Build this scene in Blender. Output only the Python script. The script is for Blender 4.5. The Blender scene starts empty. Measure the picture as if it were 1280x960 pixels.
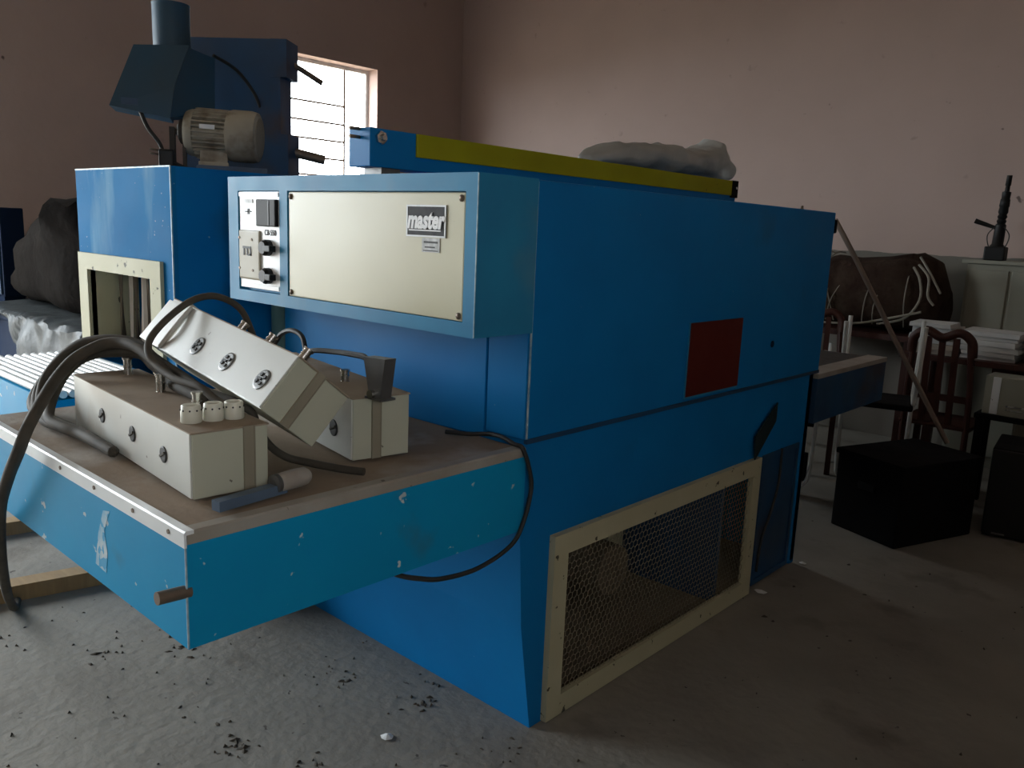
import bpy, bmesh, math, random
from mathutils import Vector, Matrix, noise as mnoise

scene = bpy.context.scene
col = scene.collection
random.seed(7)

# ------------------------------------------------------------------ camera
YAW, PITCH, ROLL, FPX = -0.732763, 0.186038, 0.042418, 1028.363
_f = Vector((math.sin(YAW) * math.cos(PITCH), math.cos(YAW) * math.cos(PITCH), -math.sin(PITCH)))
_r = Vector((math.cos(YAW), -math.sin(YAW), 0))
_u = _r.cross(_f)
_r2 = _r * math.cos(ROLL) + _u * math.sin(ROLL)
_u2 = -_r * math.sin(ROLL) + _u * math.cos(ROLL)
cam_data = bpy.data.cameras.new('camera')
cam_data.sensor_fit = 'HORIZONTAL'
cam_data.sensor_width = 36.0
cam_data.lens = FPX * 36.0 / 1280.0
cam_data.clip_start = 0.05
cam = bpy.data.objects.new('camera', cam_data)
col.objects.link(cam)
_m = Matrix((( _r2.x, _u2.x, -_f.x, 1.444), (_r2.y, _u2.y, -_f.y, -1.763), (_r2.z, _u2.z, -_f.z, 1.5), (0, 0, 0, 1)))
cam.matrix_world = _m
scene.camera = cam

# ------------------------------------------------------------------ light
world = bpy.data.worlds.new('daylight')
scene.world = world
world.use_nodes = True
bg = world.node_tree.nodes['Background']
bg.inputs['Color'].default_value = (0.87, 0.95, 1.0, 1)
bg.inputs['Strength'].default_value = 17.0
vs = scene.view_settings
vs.view_transform = 'Standard'
vs.look = 'None'
vs.gamma = 1.0
vs.exposure = 0.12
vs.use_curve_mapping = False

WX, BY, RX, FY, CZ = -5.595, 5.0, 2.7, -6.0, 4.3      # room planes
WT = 0.28                                             # wall thickness
# openings: (wall, a0, a1, z0, z1)
WIN = (2.68, 3.804, 1.80, 3.04)                       # barred window, left wall
DOOR = (-4.4, -1.1, 0.0, 3.3)                         # open doorway, left wall
FILL_OPENING = (-2.70, -2.02, 1.50, 2.25)                         # unseen opening added in right wall to light faces turned that way

def portal(name, loc, rot, sx, sy):
    l = bpy.data.lights.new(name, 'AREA')
    l.shape = 'RECTANGLE'; l.size = sx; l.size_y = sy
    l.cycles.is_portal = True
    o = bpy.data.objects.new(name, l); col.objects.link(o)
    o.location = loc; o.rotation_euler = rot
    return o
R90 = math.pi / 2
portal('window_portal', (WX - WT - .02, (WIN[0] + WIN[1]) / 2, (WIN[2] + WIN[3]) / 2), (R90, 0, -R90), WIN[1] - WIN[0], WIN[3] - WIN[2])
portal('door_portal', (WX - WT - .02, (DOOR[0] + DOOR[1]) / 2, (DOOR[2] + DOOR[3]) / 2), (R90, 0, -R90), DOOR[1] - DOOR[0], DOOR[3] - DOOR[2])
portal('fill_opening_portal', (RX + WT + .02, (FILL_OPENING[0] + FILL_OPENING[1]) / 2, (FILL_OPENING[2] + FILL_OPENING[3]) / 2), (R90, 0, R90), FILL_OPENING[1] - FILL_OPENING[0], FILL_OPENING[3] - FILL_OPENING[2])  # portal for the added fill opening

# ------------------------------------------------------------------ materials
def mat(name, c, rough=.5, metal=0.0, c2=None, scale=6.0, mix=.5, chips=None, chip_scale=30., chip_t=.72,
        dirt=None, dirt_scale=2.2, dirt_t=.55, dirt_a=.6, bump=0.0, bump_scale=60., rvar=.12, spec=.5, alpha=1.0,
        transmission=0.0, dado=None, stretch=None, emission=None, dirt_stretch=None):
    m = bpy.data.materials.new(name); m.use_nodes = True
    nt = m.node_tree; N = nt.nodes; L = nt.links
    b = N['Principled BSDF']
    b.inputs['Metallic'].default_value = metal
    b.inputs['Specular IOR Level'].default_value = spec
    b.inputs['Alpha'].default_value = alpha
    b.inputs['Transmission Weight'].default_value = transmission
    tc = N.new('ShaderNodeTexCoord')
    vec = tc.outputs['Object']
    def nz(sc, detail=4, st=None, off=0):
        n = N.new('ShaderNodeTexNoise'); n.inputs['Scale'].default_value = sc; n.inputs['Detail'].default_value = detail
        mp = N.new('ShaderNodeMapping'); mp.inputs['Location'].default_value = (off, off * 1.7, off * .6)
        if st: mp.inputs['Scale'].default_value = st
        L.new(vec, mp.inputs['Vector']); L.new(mp.outputs['Vector'], n.inputs['Vector'])
        return n.outputs['Fac']
    def ramp(fac, a, bb):
        r = N.new('ShaderNodeValToRGB'); r.color_ramp.elements[0].position = a; r.color_ramp.elements[1].position = bb
        L.new(fac, r.inputs['Fac']); return r.outputs['Color']
    def mixc(fac, A, B, amt=1.0):
        x = N.new('ShaderNodeMix'); x.data_type = 'RGBA'
        if isinstance(fac, (int, float)): x.inputs['Factor'].default_value = fac
        else:
            mu = N.new('ShaderNodeMath'); mu.operation = 'MULTIPLY'; mu.inputs[1].default_value = amt
            L.new(fac, mu.inputs[0]); L.new(mu.outputs[0], x.inputs['Factor'])
        for s, v in (('A', A), ('B', B)):
            i = [q for q in x.inputs if q.name == s and q.type == 'RGBA'][0]
            if isinstance(v, tuple): i.default_value = (*v, 1)
            else: L.new(v, i)
        return [q for q in x.outputs if q.type == 'RGBA'][0]
    cur = tuple(c)
    if dado:
        z, dc = dado
        sp = N.new('ShaderNodeSeparateXYZ'); L.new(vec, sp.inputs[0])
        ad = N.new('ShaderNodeMath'); ad.operation = 'MULTIPLY_ADD'; ad.inputs[1].default_value = .05
        L.new(nz(3.0, 5), ad.inputs[0]); L.new(sp.outputs['Z'], ad.inputs[2])
        lt = N.new('ShaderNodeMath'); lt.operation = 'LESS_THAN'; lt.inputs[1].default_value = z + .025
        L.new(ad.outputs[0], lt.inputs[0])
        cur = mixc(lt.outputs[0], tuple(c), dc, 1.0)
    c2 = c2 or tuple(x * .8 for x in c)
    if dado:
        cur = mixc(ramp(nz(scale, 6, stretch), .35, .7), cur, tuple(x * .7 for x in c), mix * .5)
    else:
        cur = mixc(ramp(nz(scale, 6, stretch), .35, .7), cur, c2, mix)
    if dirt:
        cur = mixc(ramp(nz(dirt_scale, 8, dirt_stretch, 5.0), dirt_t, dirt_t + .12), cur, dirt, dirt_a)
    if chips:
        cur = mixc(ramp(nz(chip_scale, 3, None, 11.0), chip_t, chip_t + .02), cur, chips, .9)
    L.new(cur, b.inputs['Base Color']) if not isinstance(cur, tuple) else None
    mr = N.new('ShaderNodeMapRange'); mr.inputs['To Min'].default_value = max(.03, rough - rvar); mr.inputs['To Max'].default_value = min(1, rough + rvar)
    L.new(nz(scale * 1.7, 4, None, 3.0), mr.inputs['Value']); L.new(mr.outputs['Result'], b.inputs['Roughness'])
    if bump:
        bp = N.new('ShaderNodeBump'); bp.inputs['Strength'].default_value = bump; bp.inputs['Distance'].default_value = .02
        L.new(nz(bump_scale, 6, None, 2.0), bp.inputs['Height']); L.new(bp.outputs['Normal'], b.inputs['Normal'])
    if emission:
        b.inputs['Emission Color'].default_value = (*emission, 1); b.inputs['Emission Strength'].default_value = 1
    return m

BL = (.002, .18, .47); BL2 = (.0015, .14, .38)
M = dict(
    wall=mat('wall_plaster', (.50, .39, .345), .9, c2=(.43, .33, .29), scale=1.3, mix=.6, dirt=(.22, .17, .14), dirt_scale=9, dirt_t=.70, dirt_a=.6, bump=.12, bump_scale=14, spec=.2, chips=(.12, .09, .08), chip_scale=5.0, chip_t=.735),
    wall_dado=mat('wall_plaster_dado', (.50, .39, .345), .9, scale=1.3, mix=.5, dado=(1.44, (.17, .165, .14)), dirt=(.22, .17, .14), dirt_scale=9, dirt_t=.70, dirt_a=.6, bump=.12, bump_scale=14, spec=.2, chips=(.12, .09, .08), chip_scale=5.0, chip_t=.735),
    ceiling=mat('ceiling_boards', (.55, .50, .45), .9, bump=.1),
    ground=mat('outside_ground', (.30, .24, .18), .95, c2=(.22, .18, .12), scale=.8),
    floor=mat('concrete_floor', (.27, .255, .22), .8, c2=(.19, .175, .15), scale=2.2, mix=.8, dirt=(.13, .11, .09), dirt_scale=3.4, dirt_t=.60, dirt_a=.6, bump=.25, bump_scale=25, chips=(.07, .06, .05), chip_scale=26, chip_t=.73, spec=.3),
    blue=mat('blue_enamel', BL, .5, spec=.16, c2=BL2, scale=3.0, mix=.6, chips=(.35, .42, .42), chip_scale=34, chip_t=.775, dirt=(.02, .10, .18), dirt_scale=2.5, dirt_t=.6, dirt_a=.5, bump=.02, bump_scale=8),
    blue_table=mat('blue_enamel_scuffed', (.004, .30, .56), .5, spec=.16, c2=(.003, .24, .48), scale=2.6, mix=.6, chips=(.55, .62, .62), chip_scale=24, chip_t=.705, dirt=(.05, .16, .22), dirt_scale=5, dirt_t=.60, dirt_a=.5),
    blue_worn=mat('blue_enamel_worn', (.008, .17, .40), .7, spec=.06, c2=(.008, .12, .29), scale=3.0, mix=.6, dirt=(.20, .38, .50), dirt_scale=3.2, dirt_t=.57, dirt_a=.45, dirt_stretch=(1.6, 1.6, .45), chips=(.6, .65, .65), chip_scale=60, chip_t=.72),
    blue_box=mat('blue_grey_enamel', (.02, .23, .42), .5, spec=.25, c2=(.02, .15, .31), scale=5, mix=.6, chips=(.06, .07, .07), chip_scale=45, chip_t=.74, dirt=(.10, .24, .32), dirt_scale=3, dirt_t=.6, dirt_a=.5),
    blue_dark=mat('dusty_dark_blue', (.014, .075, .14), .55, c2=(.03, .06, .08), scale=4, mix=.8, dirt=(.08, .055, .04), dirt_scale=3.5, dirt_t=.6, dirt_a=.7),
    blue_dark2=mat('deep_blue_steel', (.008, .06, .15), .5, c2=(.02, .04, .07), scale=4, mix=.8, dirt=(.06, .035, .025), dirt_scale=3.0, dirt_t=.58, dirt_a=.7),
    edge=mat('chipped_primer_edge', (.42, .55, .60), .5, c2=(.10, .25, .38), scale=40, mix=.8),
    cream=mat('cream_enamel', (.58, .55, .38), .35, c2=(.52, .48, .33), scale=3, mix=.6, chips=(.22, .19, .13), chip_scale=60, chip_t=.76),
    cream_frame=mat('cream_frame_enamel', (.47, .45, .31), .55, spec=.15, c2=(.42, .39, .25), scale=5, mix=.6, chips=(.03, .028, .02), chip_scale=26, chip_t=.675),
    ivory=mat('ivory_painted_steel', (.52, .53, .42), .42, c2=(.46, .47, .36), scale=4, mix=.6, dirt=(.30, .27, .20), dirt_scale=4, dirt_t=.60, dirt_a=.6, chips=(.12, .11, .08), chip_scale=50, chip_t=.74),
    ivory_face=mat('pale_grey_painted_steel', (.60, .61, .57), .40, c2=(.54, .53, .48), scale=4, mix=.5, dirt=(.42, .36, .28), dirt_scale=5, dirt_t=.58, dirt_a=.5, chips=(.16, .13, .1), chip_scale=42, chip_t=.735),
    dusty_top=mat('dusty_steel', (.29, .225, .165), .9, c2=(.38, .32, .25), scale=5, mix=.7, dirt=(.20, .15, .11), dirt_scale=6, dirt_t=.55, dirt_a=.6, spec=.2),
    belt=mat('dusty_table_top', (.30, .235, .175), .92, c2=(.24, .18, .13), scale=4, mix=.7, dirt=(.46, .43, .39), dirt_scale=3, dirt_t=.49, dirt_a=.7, bump=.15, bump_scale=40, spec=.15),
    strap=mat('dusty_band', (.30, .27, .20), .8, c2=(.24, .21, .15), scale=9),
    trim_white=mat('white_metal_trim', (.80, .82, .82), .32, c2=(.68, .71, .72), scale=12, mix=.5, chips=(.10, .10, .10), chip_scale=28, chip_t=.72),
    trim_grey=mat('dusty_metal_trim', (.36, .34, .30), .5, c2=(.27, .23, .18), scale=7, mix=.8, chips=(.10, .08, .06), chip_scale=30, chip_t=.70),
    white=mat('white_panel', (.85, .86, .86), .35, c2=(.8, .81, .81), scale=3),
    beige=mat('beige_plate', (.36, .32, .23), .5, c2=(.31, .27, .19), scale=8),
    black=mat('black_plastic', (.010, .010, .010), .45, spec=.25),
    black_matte=mat('black_matte', (.004, .004, .0045), .8, spec=.15),
    display=mat('dark_display', (.012, .010, .009), .55, spec=.2, rvar=.05),
    ink=mat('black_ink', (.02, .02, .02), .6),
    paperink=mat('white_ink', (.85, .85, .85), .5),
    badge=mat('grey_badge', (.045, .045, .05), .6, spec=.15, c2=(.09, .09, .09), scale=40),
    sticker=mat('worn_sticker', (.38, .38, .37), .5, c2=(.62, .63, .63), scale=60, mix=1.),
    steel=mat('nickel_steel', (.62, .60, .56), .25, 1.0, c2=(.45, .43, .40), scale=20),
    rust=mat('brown_steel', (.16, .12, .09), .5, .5, c2=(.24, .18, .13), scale=20, mix=.8),
    knob=mat('ivory_knob', (.72, .71, .60), .4, c2=(.66, .64, .52), scale=20),
    rubber=mat('dusty_rubber', (.055, .048, .038), .75, c2=(.10, .085, .065), scale=14, mix=.8, spec=.3),
    rubber_dk=mat('black_rubber', (.016, .016, .015), .6, c2=(.03, .028, .025), scale=14),
    yellow=mat('olive_yellow_enamel', (.37, .36, .010), .55, spec=.2, c2=(.29, .27, .008), scale=4, mix=.7, chips=(.10, .09, .02), chip_scale=40, chip_t=.72),
    red=mat('dark_red_plate', (.10, .012, .008), .6, c2=(.07, .008, .006), spec=.2, scale=4),
    mesh=mat('galvanised_wire', (.28, .25, .17), .5, .4, c2=(.18, .15, .10), scale=10),
    inside=mat('dusty_inner_sheet', (.20, .165, .11), .8, c2=(.13, .10, .07), scale=2.5, mix=.8, dirt=(.28, .25, .18), dirt_scale=3, dirt_t=.6),
    inside_pale=mat('pale_inner_duct', (.40, .39, .33), .6, c2=(.28, .26, .21), scale=7, mix=.8),
    curtain=mat('brown_canvas_strip', (.20, .165, .125), .85, c2=(.13, .10, .075), scale=7, mix=.8, stretch=(1, 1, .15)),
    motor=mat('chalky_motor_paint', (.42, .39, .31), .7, c2=(.30, .26, .19), scale=7, mix=.8, dirt=(.14, .10, .06), dirt_scale=9, dirt_t=.50, dirt_a=.7),
    motor_dk=mat('grimy_gap', (.06, .05, .04), .8),
    plastic=mat('grey_plastic_sheet', (.55, .56, .53), .38, c2=(.40, .405, .385), scale=6, mix=.7, bump=.6, bump_scale=12, spec=.6, transmission=.25),
    sheet=mat('dusty_plastic_sheet', (.060, .068, .070), .5, spec=.3, c2=(.032, .037, .038), scale=4, mix=.8, bump=.5, bump_scale=9),
    sack=mat('dark_sack', (.008, .0062, .005), .85, c2=(.016, .013, .011), spec=.04, scale=4, mix=.7, bump=.6, bump_scale=12),
    navy=mat('navy_paint', (.006, .016, .042), .6, spec=.08, c2=(.006, .014, .035), scale=4),
    grip=mat('worn_grey_grip', (.42, .39, .35), .45, c2=(.26, .22, .18), scale=14, mix=.7),
    steelblue=mat('blue_grey_bar', (.10, .15, .22), .45, c2=(.07, .10, .15), scale=10),
    lead=mat('dull_grey_metal', (.17, .17, .165), .42, .6, c2=(.11, .11, .105), scale=18),
    wood=mat('brown_varnished_wood', (.055, .016, .010), .5, spec=.3, c2=(.03, .010, .006), scale=6, mix=.8, stretch=(6, 6, .6)),
    wood_raw=mat('raw_pallet_wood', (.34, .22, .10), .8, c2=(.22, .14, .065), scale=5, mix=.8, stretch=(1, 8, 1)),
    wood_pole=mat('pale_pole', (.22, .17, .13), .7, c2=(.15, .11, .09), scale=8),
    tube=mat('white_tube_paint', (.62, .62, .58), .4, c2=(.5, .5, .46), scale=10),
    paper=mat('white_paper', (.62, .63, .62), .9, c2=(.50, .51, .50), scale=30, mix=.8, stretch=(.3, .3, 8)),
    paper_buff=mat('buff_paper', (.46, .41, .34), .9, c2=(.36, .31, .25), scale=30, mix=.8, stretch=(.3, .3, 8)),
    cabinet=mat('olive_grey_cabinet', (.30, .30, .24), .55, c2=(.24, .24, .19), scale=4, mix=.6),
    bundle=mat('brown_fibre_bundle', (.030, .016, .012), .95, spec=.1, c2=(.055, .038, .026), scale=7, mix=.9, bump=.8, bump_scale=22),
    loop=mat('pale_cane', (.22, .20, .16), .7, c2=(.25, .22, .17), scale=8),
    greenpost=mat('grey_green_post', (.06, .15, .16), .5, c2=(.04, .11, .12), scale=6),
    flap=mat('dark_green_tape', (.006, .018, .022), .5),
    debris=mat('dark_debris', (.06, .05, .036), .95, c2=(.07, .055, .04), scale=30),
    scrape=mat('scraped_primer', (.16, .42, .60), .6, c2=(.55, .62, .62), scale=22, mix=1.0, chips=(.004, .30, .56), chip_scale=30, chip_t=.55),
    scrap=mat('white_scrap', (.72, .72, .70), .7),
)

# ------------------------------------------------------------------ mesh helpers
class MB:
    def __init__(s): s.bm = bmesh.new()
    def box(s, x0, x1, y0, y1, z0, z1, bev=0.0):
        b = s.bm
        v = [b.verts.new(p) for p in ((x0,y0,z0),(x1,y0,z0),(x1,y1,z0),(x0,y1,z0),(x0,y0,z1),(x1,y0,z1),(x1,y1,z1),(x0,y1,z1))]
        fs = [b.faces.new([v[i] for i in f]) for f in ((0,3,2,1),(4,5,6,7),(0,1,5,4),(1,2,6,5),(2,3,7,6),(3,0,4,7))]
        if bev:
            es = list({e for f in fs for e in f.edges})
            bmesh.ops.bevel(b, geom=es, offset=bev, segments=2, affect='EDGES', profile=.6)
        return s
    def prism(s, pts, d):
        """closed polygon pts (3D, planar) extruded by vector d"""
        b = s.bm; d = Vector(d)
        lo = [b.verts.new(p) for p in pts]; hi = [b.verts.new(Vector(p) + d) for p in pts]
        n = len(pts)
        fs = [b.faces.new(lo), b.faces.new(hi[::-1])]
        for i in range(n): fs.append(b.faces.new((lo[i], lo[(i+1) % n], hi[(i+1) % n], hi[i])))
        bmesh.ops.recalc_face_normals(b, faces=fs)
        return s
    def frame(s, o, u, v, w, h, t, d, bev=0):
        """rectangular ring in plane o + u*a + v*b, border t, depth vector d"""
        o, u, v, d = map(Vector, (o, u, v, d))
        b = s.bm
        out = [o, o + u*w, o + u*w + v*h, o + v*h]
        inn = [o + u*t + v*t, o + u*(w-t) + v*t, o + u*(w-t) + v*(h-t), o + u*t + v*(h-t)]
        A = [b.verts.new(p) for p in out]; B = [b.verts.new(p) for p in inn]
        A2 = [b.verts.new(p + d) for p in out]; B2 = [b.verts.new(p + d) for p in inn]
        fs = []
        for i in range(4):
            j = (i+1) % 4
            fs += [b.faces.new((A[i],A[j],B[j],B[i])), b.faces.new((A2[j],A2[i],B2[i],B2[j])),
                   b.faces.new((A[j],A[i],A2[i],A2[j])), b.faces.new((B[i],B[j],B2[j],B2[i]))]
        bmesh.ops.recalc_face_normals(b, faces=fs)
        return s
    def cyl(s, p, q, r, r2=None, n=16, cap=True):
        r2 = r if r2 is None else r2
        p, q = Vector(p), Vector(q); d = (q - p).normalized()
        a = d.orthogonal().normalized(); c = d.cross(a)
        b = s.bm
        ra = [b.verts.new(p + (a*math.cos(t) + c*math.sin(t))*r) for t in (2*math.pi*i/n for i in range(n))]
        rb = [b.verts.new(q + (a*math.cos(t) + c*math.sin(t))*r2) for t in (2*math.pi*i/n for i in range(n))]
        for i in range(n): b.faces.new((ra[i], ra[(i+1) % n], rb[(i+1) % n], rb[i])).smooth = True
        if cap: b.faces.new(ra[::-1]); b.faces.new(rb)
        return s
    def lathe(s, p, d, prof, n=20, cap=True):
        """prof = [(along, radius)...] around axis d from p"""
        p, d = Vector(p), Vector(d).normalized(); a = d.orthogonal().normalized(); c = d.cross(a); b = s.bm
        rings = []
        for h, r in prof:
            rings.append([b.verts.new(p + d*h + (a*math.cos(2*math.pi*i/n) + c*math.sin(2*math.pi*i/n))*max(r, 1e-4)) for i in range(n)])
        for A, B in zip(rings, rings[1:]):
            for i in range(n): b.faces.new((A[i], A[(i+1) % n], B[(i+1) % n], B[i])).smooth = True
        if cap: b.faces.new(rings[0][::-1]); b.faces.new(rings[-1])
        return s
    def tube(s, pts, r, n=10, sub=6, smooth=True, taper=None):
        pts = [Vector(p) for p in pts]
        if smooth and len(pts) > 2: pts = catmull(pts, sub)
        b = s.bm; rings = []; a = None
        for i, p in enumerate(pts):
            t = (pts[min(i+1, len(pts)-1)] - pts[max(i-1, 0)]).normalized()
            if a is None: a = t.orthogonal().normalized()
            a = (a - t*a.dot(t)); a = a.normalized() if a.length > 1e-6 else t.orthogonal().normalized()
            c = t.cross(a)
            rr = r if taper is None else r * (1 + (taper - 1) * i / (len(pts)-1))
            rings.append([b.verts.new(p + (a*math.cos(2*math.pi*k/n) + c*math.sin(2*math.pi*k/n))*rr) for k in range(n)])
        for A, B in zip(rings, rings[1:]):
            for k in range(n): b.faces.new((A[k], A[(k+1) % n], B[(k+1) % n], B[k])).smooth = True
        b.faces.new(rings[0][::-1]); b.faces.new(rings[-1])
        return s
    def obox(s, p, q, w, h, up=(0,0,1)):
        """bar from p to q with width w (sideways) and height h"""
        p, q = Vector(p), Vector(q); d = (q-p).normalized(); up = Vector(up)
        sd = d.cross(up).normalized(); u2 = sd.cross(d)
        b = s.bm; vs = []
        for e in (p, q):
            for a, c in ((-1,-1),(1,-1),(1,1),(-1,1)): vs.append(b.verts.new(e + sd*a*w/2 + u2*c*h/2))
        fs = [b.faces.new([vs[i] for i in f]) for f in ((3,2,1,0),(4,5,6,7),(0,1,5,4),(1,2,6,5),(2,3,7,6),(3,0,4,7))]
        bmesh.ops.recalc_face_normals(b, faces=fs)
        return s
    def loft(s, stations, n=20, amp=.02, freq=5., seed=0., flat=.0, power=2.0):
        """stations: (centre, side half-vector, up half-vector)"""
        b = s.bm; rings = []
        for cpt, sv, uv in stations:
            cpt, sv, uv = Vector(cpt), Vector(sv), Vector(uv); ring = []
            for k in range(n):
                t = 2*math.pi*k/n; ct, st = math.cos(t), math.sin(t)
                e = 2.0/power
                x = math.copysign(abs(ct)**e, ct); y = math.copysign(abs(st)**e, st)
                if y < 0: y *= (1 - flat)
                p = cpt + sv*x + uv*y
                dn = mnoise.noise(p*freq + Vector((seed, seed, seed)))*amp + mnoise.noise(p*freq*2.7 + Vector((seed, 0, seed)))*amp*.5
                p = p + (sv*x + uv*y).normalized()*dn*min(1, (sv.length + uv.length)/.16)
                ring.append(b.verts.new(p))
            rings.append(ring)
        for A, B in zip(rings, rings[1:]):
            for k in range(n): b.faces.new((A[k], A[(k+1) % n], B[(k+1) % n], B[k])).smooth = True
        b.faces.new(rings[0][::-1]); b.faces.new(rings[-1])
        bmesh.ops.recalc_face_normals(b, faces=b.faces[:])
        return s
    def build(s, name, m, parent=None, origin=None):
        """vertices were given in world space (or the root's local space when origin is None)"""
        me = bpy.data.meshes.new(name)
        if parent is not None and origin is None and parent.get('_o') is not None: origin = Vector(parent['_o'])
        if origin is not None: bmesh.ops.translate(s.bm, verts=s.bm.verts[:], vec=-Vector(origin))
        s.bm.normal_update()
        for e in s.bm.edges:
            if len(e.link_faces) == 2 and e.calc_face_angle(0) > .75: e.smooth = False
        s.bm.to_mesh(me); s.bm.free()
        me.materials.append(M[m] if isinstance(m, str) else m)
        o = bpy.data.objects.new(name, me); col.objects.link(o)
        if parent is not None:
            o.parent = parent
            if parent.get('_o') is not None: o['_o'] = list(parent['_o'])
        elif origin is not None: o.location = origin
        return o

def catmull(P, sub):
    out = []
    n = len(P)
    for i in range(n-1):
        p0, p1, p2, p3 = P[max(i-1,0)], P[i], P[i+1], P[min(i+2,n-1)]
        for k in range(sub):
            t = k/sub
            out.append(.5*((2*p1) + (p2-p0)*t + (2*p0-5*p1+4*p2-p3)*t*t + (3*p1-p0-3*p2+p3)*t**3))
    out.append(P[-1]); return out

def tag(o, label, cat, group=None, kind=None):
    if label: o['label'] = label
    if cat: o['category'] = cat
    if group: o['group'] = group
    if kind: o['kind'] = kind
    return o
def thing(name, label, cat, loc=(0,0,0), rot=None, group=None, world=True):
    o = bpy.data.objects.new(name, None); col.objects.link(o)
    o.empty_display_size = .1
    o.location = loc
    if rot: o.rotation_euler = rot
    if world and not rot: o['_o'] = list(loc)      # children given in world space
    return tag(o, label, cat, group)
def struct(name, mb, m, parent=None, origin=None):
    o = mb.build(name, m, parent, origin)
    if parent is None: o['kind'] = 'structure'
    return o
def text_bm(mb, body, size, mtx, extrude=.0008, shear=0., xs=1.0, offset=0.0, align='CENTER'):
    cu = bpy.data.curves.new('lettering', 'FONT'); cu.body = body; cu.size = size; cu.extrude = extrude; cu.shear = shear
    cu.align_x = align; cu.align_y = 'CENTER'; cu.offset = offset; cu.resolution_u = 3
    o = bpy.data.objects.new('lettering_tmp', cu); col.objects.link(o)
    dg = bpy.context.evaluated_depsgraph_get(); dg.update()
    me = bpy.data.meshes.new_from_object(o.evaluated_get(dg))
    me.transform(Matrix.Diagonal((xs, 1, 1, 1))); me.transform(mtx)
    mb.bm.from_mesh(me)
    bpy.data.objects.remove(o); bpy.data.meshes.remove(me)
    return mb
def face_front(x, y, z):      # text matrix: lies on a face that looks towards -Y
    return Matrix(((1,0,0,x),(0,0,-1,y),(0,1,0,z),(0,0,0,1)))

# ------------------------------------------------------------------ room
struct('floor', MB().box(WX-WT, RX+WT, FY-WT, BY+WT, -.12, 0), 'floor')
struct('ceiling', MB().box(WX-WT, RX+WT, FY-WT, BY+WT, CZ, CZ+.12), 'ceiling')
struct('ground', MB().box(-40, 40, -40, 40, -.30, -.14), 'ground')
struct('wall_back', MB().box(WX-WT, RX+WT, BY, BY+WT, 0, CZ), 'wall_dado')
w = MB()
w.box(RX, RX+WT, FY, FILL_OPENING[0], 0, CZ).box(RX, RX+WT, FILL_OPENING[1], BY, 0, CZ).box(RX, RX+WT, FILL_OPENING[0], FILL_OPENING[1], 0, FILL_OPENING[2]).box(RX, RX+WT, FILL_OPENING[0], FILL_OPENING[1], FILL_OPENING[3], CZ)  # wall pieces around the out-of-view opening added for fill light
struct('wall_right', w, 'wall_dado')
struct('wall_front', MB().box(WX-WT, RX+WT, FY-WT, FY, 0, CZ), 'wall_dado')
w = MB()
x0, x1 = WX-WT, WX
w.box(x0, x1, FY, DOOR[0], 0, CZ).box(x0, x1, DOOR[0], DOOR[1], DOOR[3], CZ).box(x0, x1, DOOR[1], WIN[0], 0, CZ)
w.box(x0, x1, WIN[0], WIN[1], 0, WIN[2]).box(x0, x1, WIN[0], WIN[1], WIN[3], CZ).box(x0, x1, WIN[1], BY, 0, CZ)
struct('wall_left', w, 'wall')
# barred window
win = bpy.data.objects.new('window_1', None); col.objects.link(win); win.location = (WX-WT/2, 3.1, WIN[2]); win['kind'] = 'structure'; win['_o'] = list(win.location)
wx = WX - .17
MB().frame((wx-.02, WIN[0], WIN[2]), (0,1,0), (0,0,1), WIN[1]-WIN[0], WIN[3]-WIN[2], .035, (.04,0,0)).build('window_frame', 'trim_white', win)
MB().cyl((wx, 3.515, WIN[2]+.02), (wx, 3.515, WIN[3]-.02), .011).build('bar', 'rust', win)
for z in (1.95, 2.12, 2.30, 2.47, 2.65):
    MB().cyl((wx, WIN[0]+.02, z), (wx, 3.515, z), .010, n=10).build('bar', 'rust', win)
# doorway lining
dl = MB().box(WX-WT-.01, WX+.015, DOOR[0]-.06, DOOR[0]+.02, 0, DOOR[3]+.06).box(WX-WT-.01, WX+.015, DOOR[1]-.02, DOOR[1]+.06, 0, DOOR[3]+.06).box(WX-WT-.01, WX+.015, DOOR[0]+.02, DOOR[1]-.02, DOOR[3]-.02, DOOR[3]+.06)
struct('door_1', dl, 'blue_dark')

# ------------------------------------------------------------------ main machine
A = thing('shrink_wrap_machine', 'large blue shrink-wrapping machine with cream panel, projecting table and yellow-striped beam', 'machine', (-.6, .9, 0))
# upper body: shell open underneath
ub = MB().box(-1.20, 0, -.09, 1.925, .925, 1.63, .006)
ubo = ub.build('upper_body', 'blue', A)
MB().box(-.0015, .0015, -.092, -.086, .93, 1.625).build('corner_edge', 'edge', ubo)
MB().box(-1.05, -.156, -.100, -.088, .91, 1.24).build('front_panel', 'blue', A)
MB().box(-.148, -.003, -.098, -.088, .93, 1.24).build('corner_panel', 'blue', A)
MB().cyl((-1.30, -.02, .60), (-1.30, -.02, 1.25), .055).build('side_post', 'greenpost', A)
# control box: shell with a recessed front
cb = MB()
X0, X1, Y0, Y1, Z0, Z1 = -1.185, 0.002, -.312, -.088, 1.226, 1.632
bz = .045
cb.box(X0, X1, Y0+.02, Y1, Z0, Z1)
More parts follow.
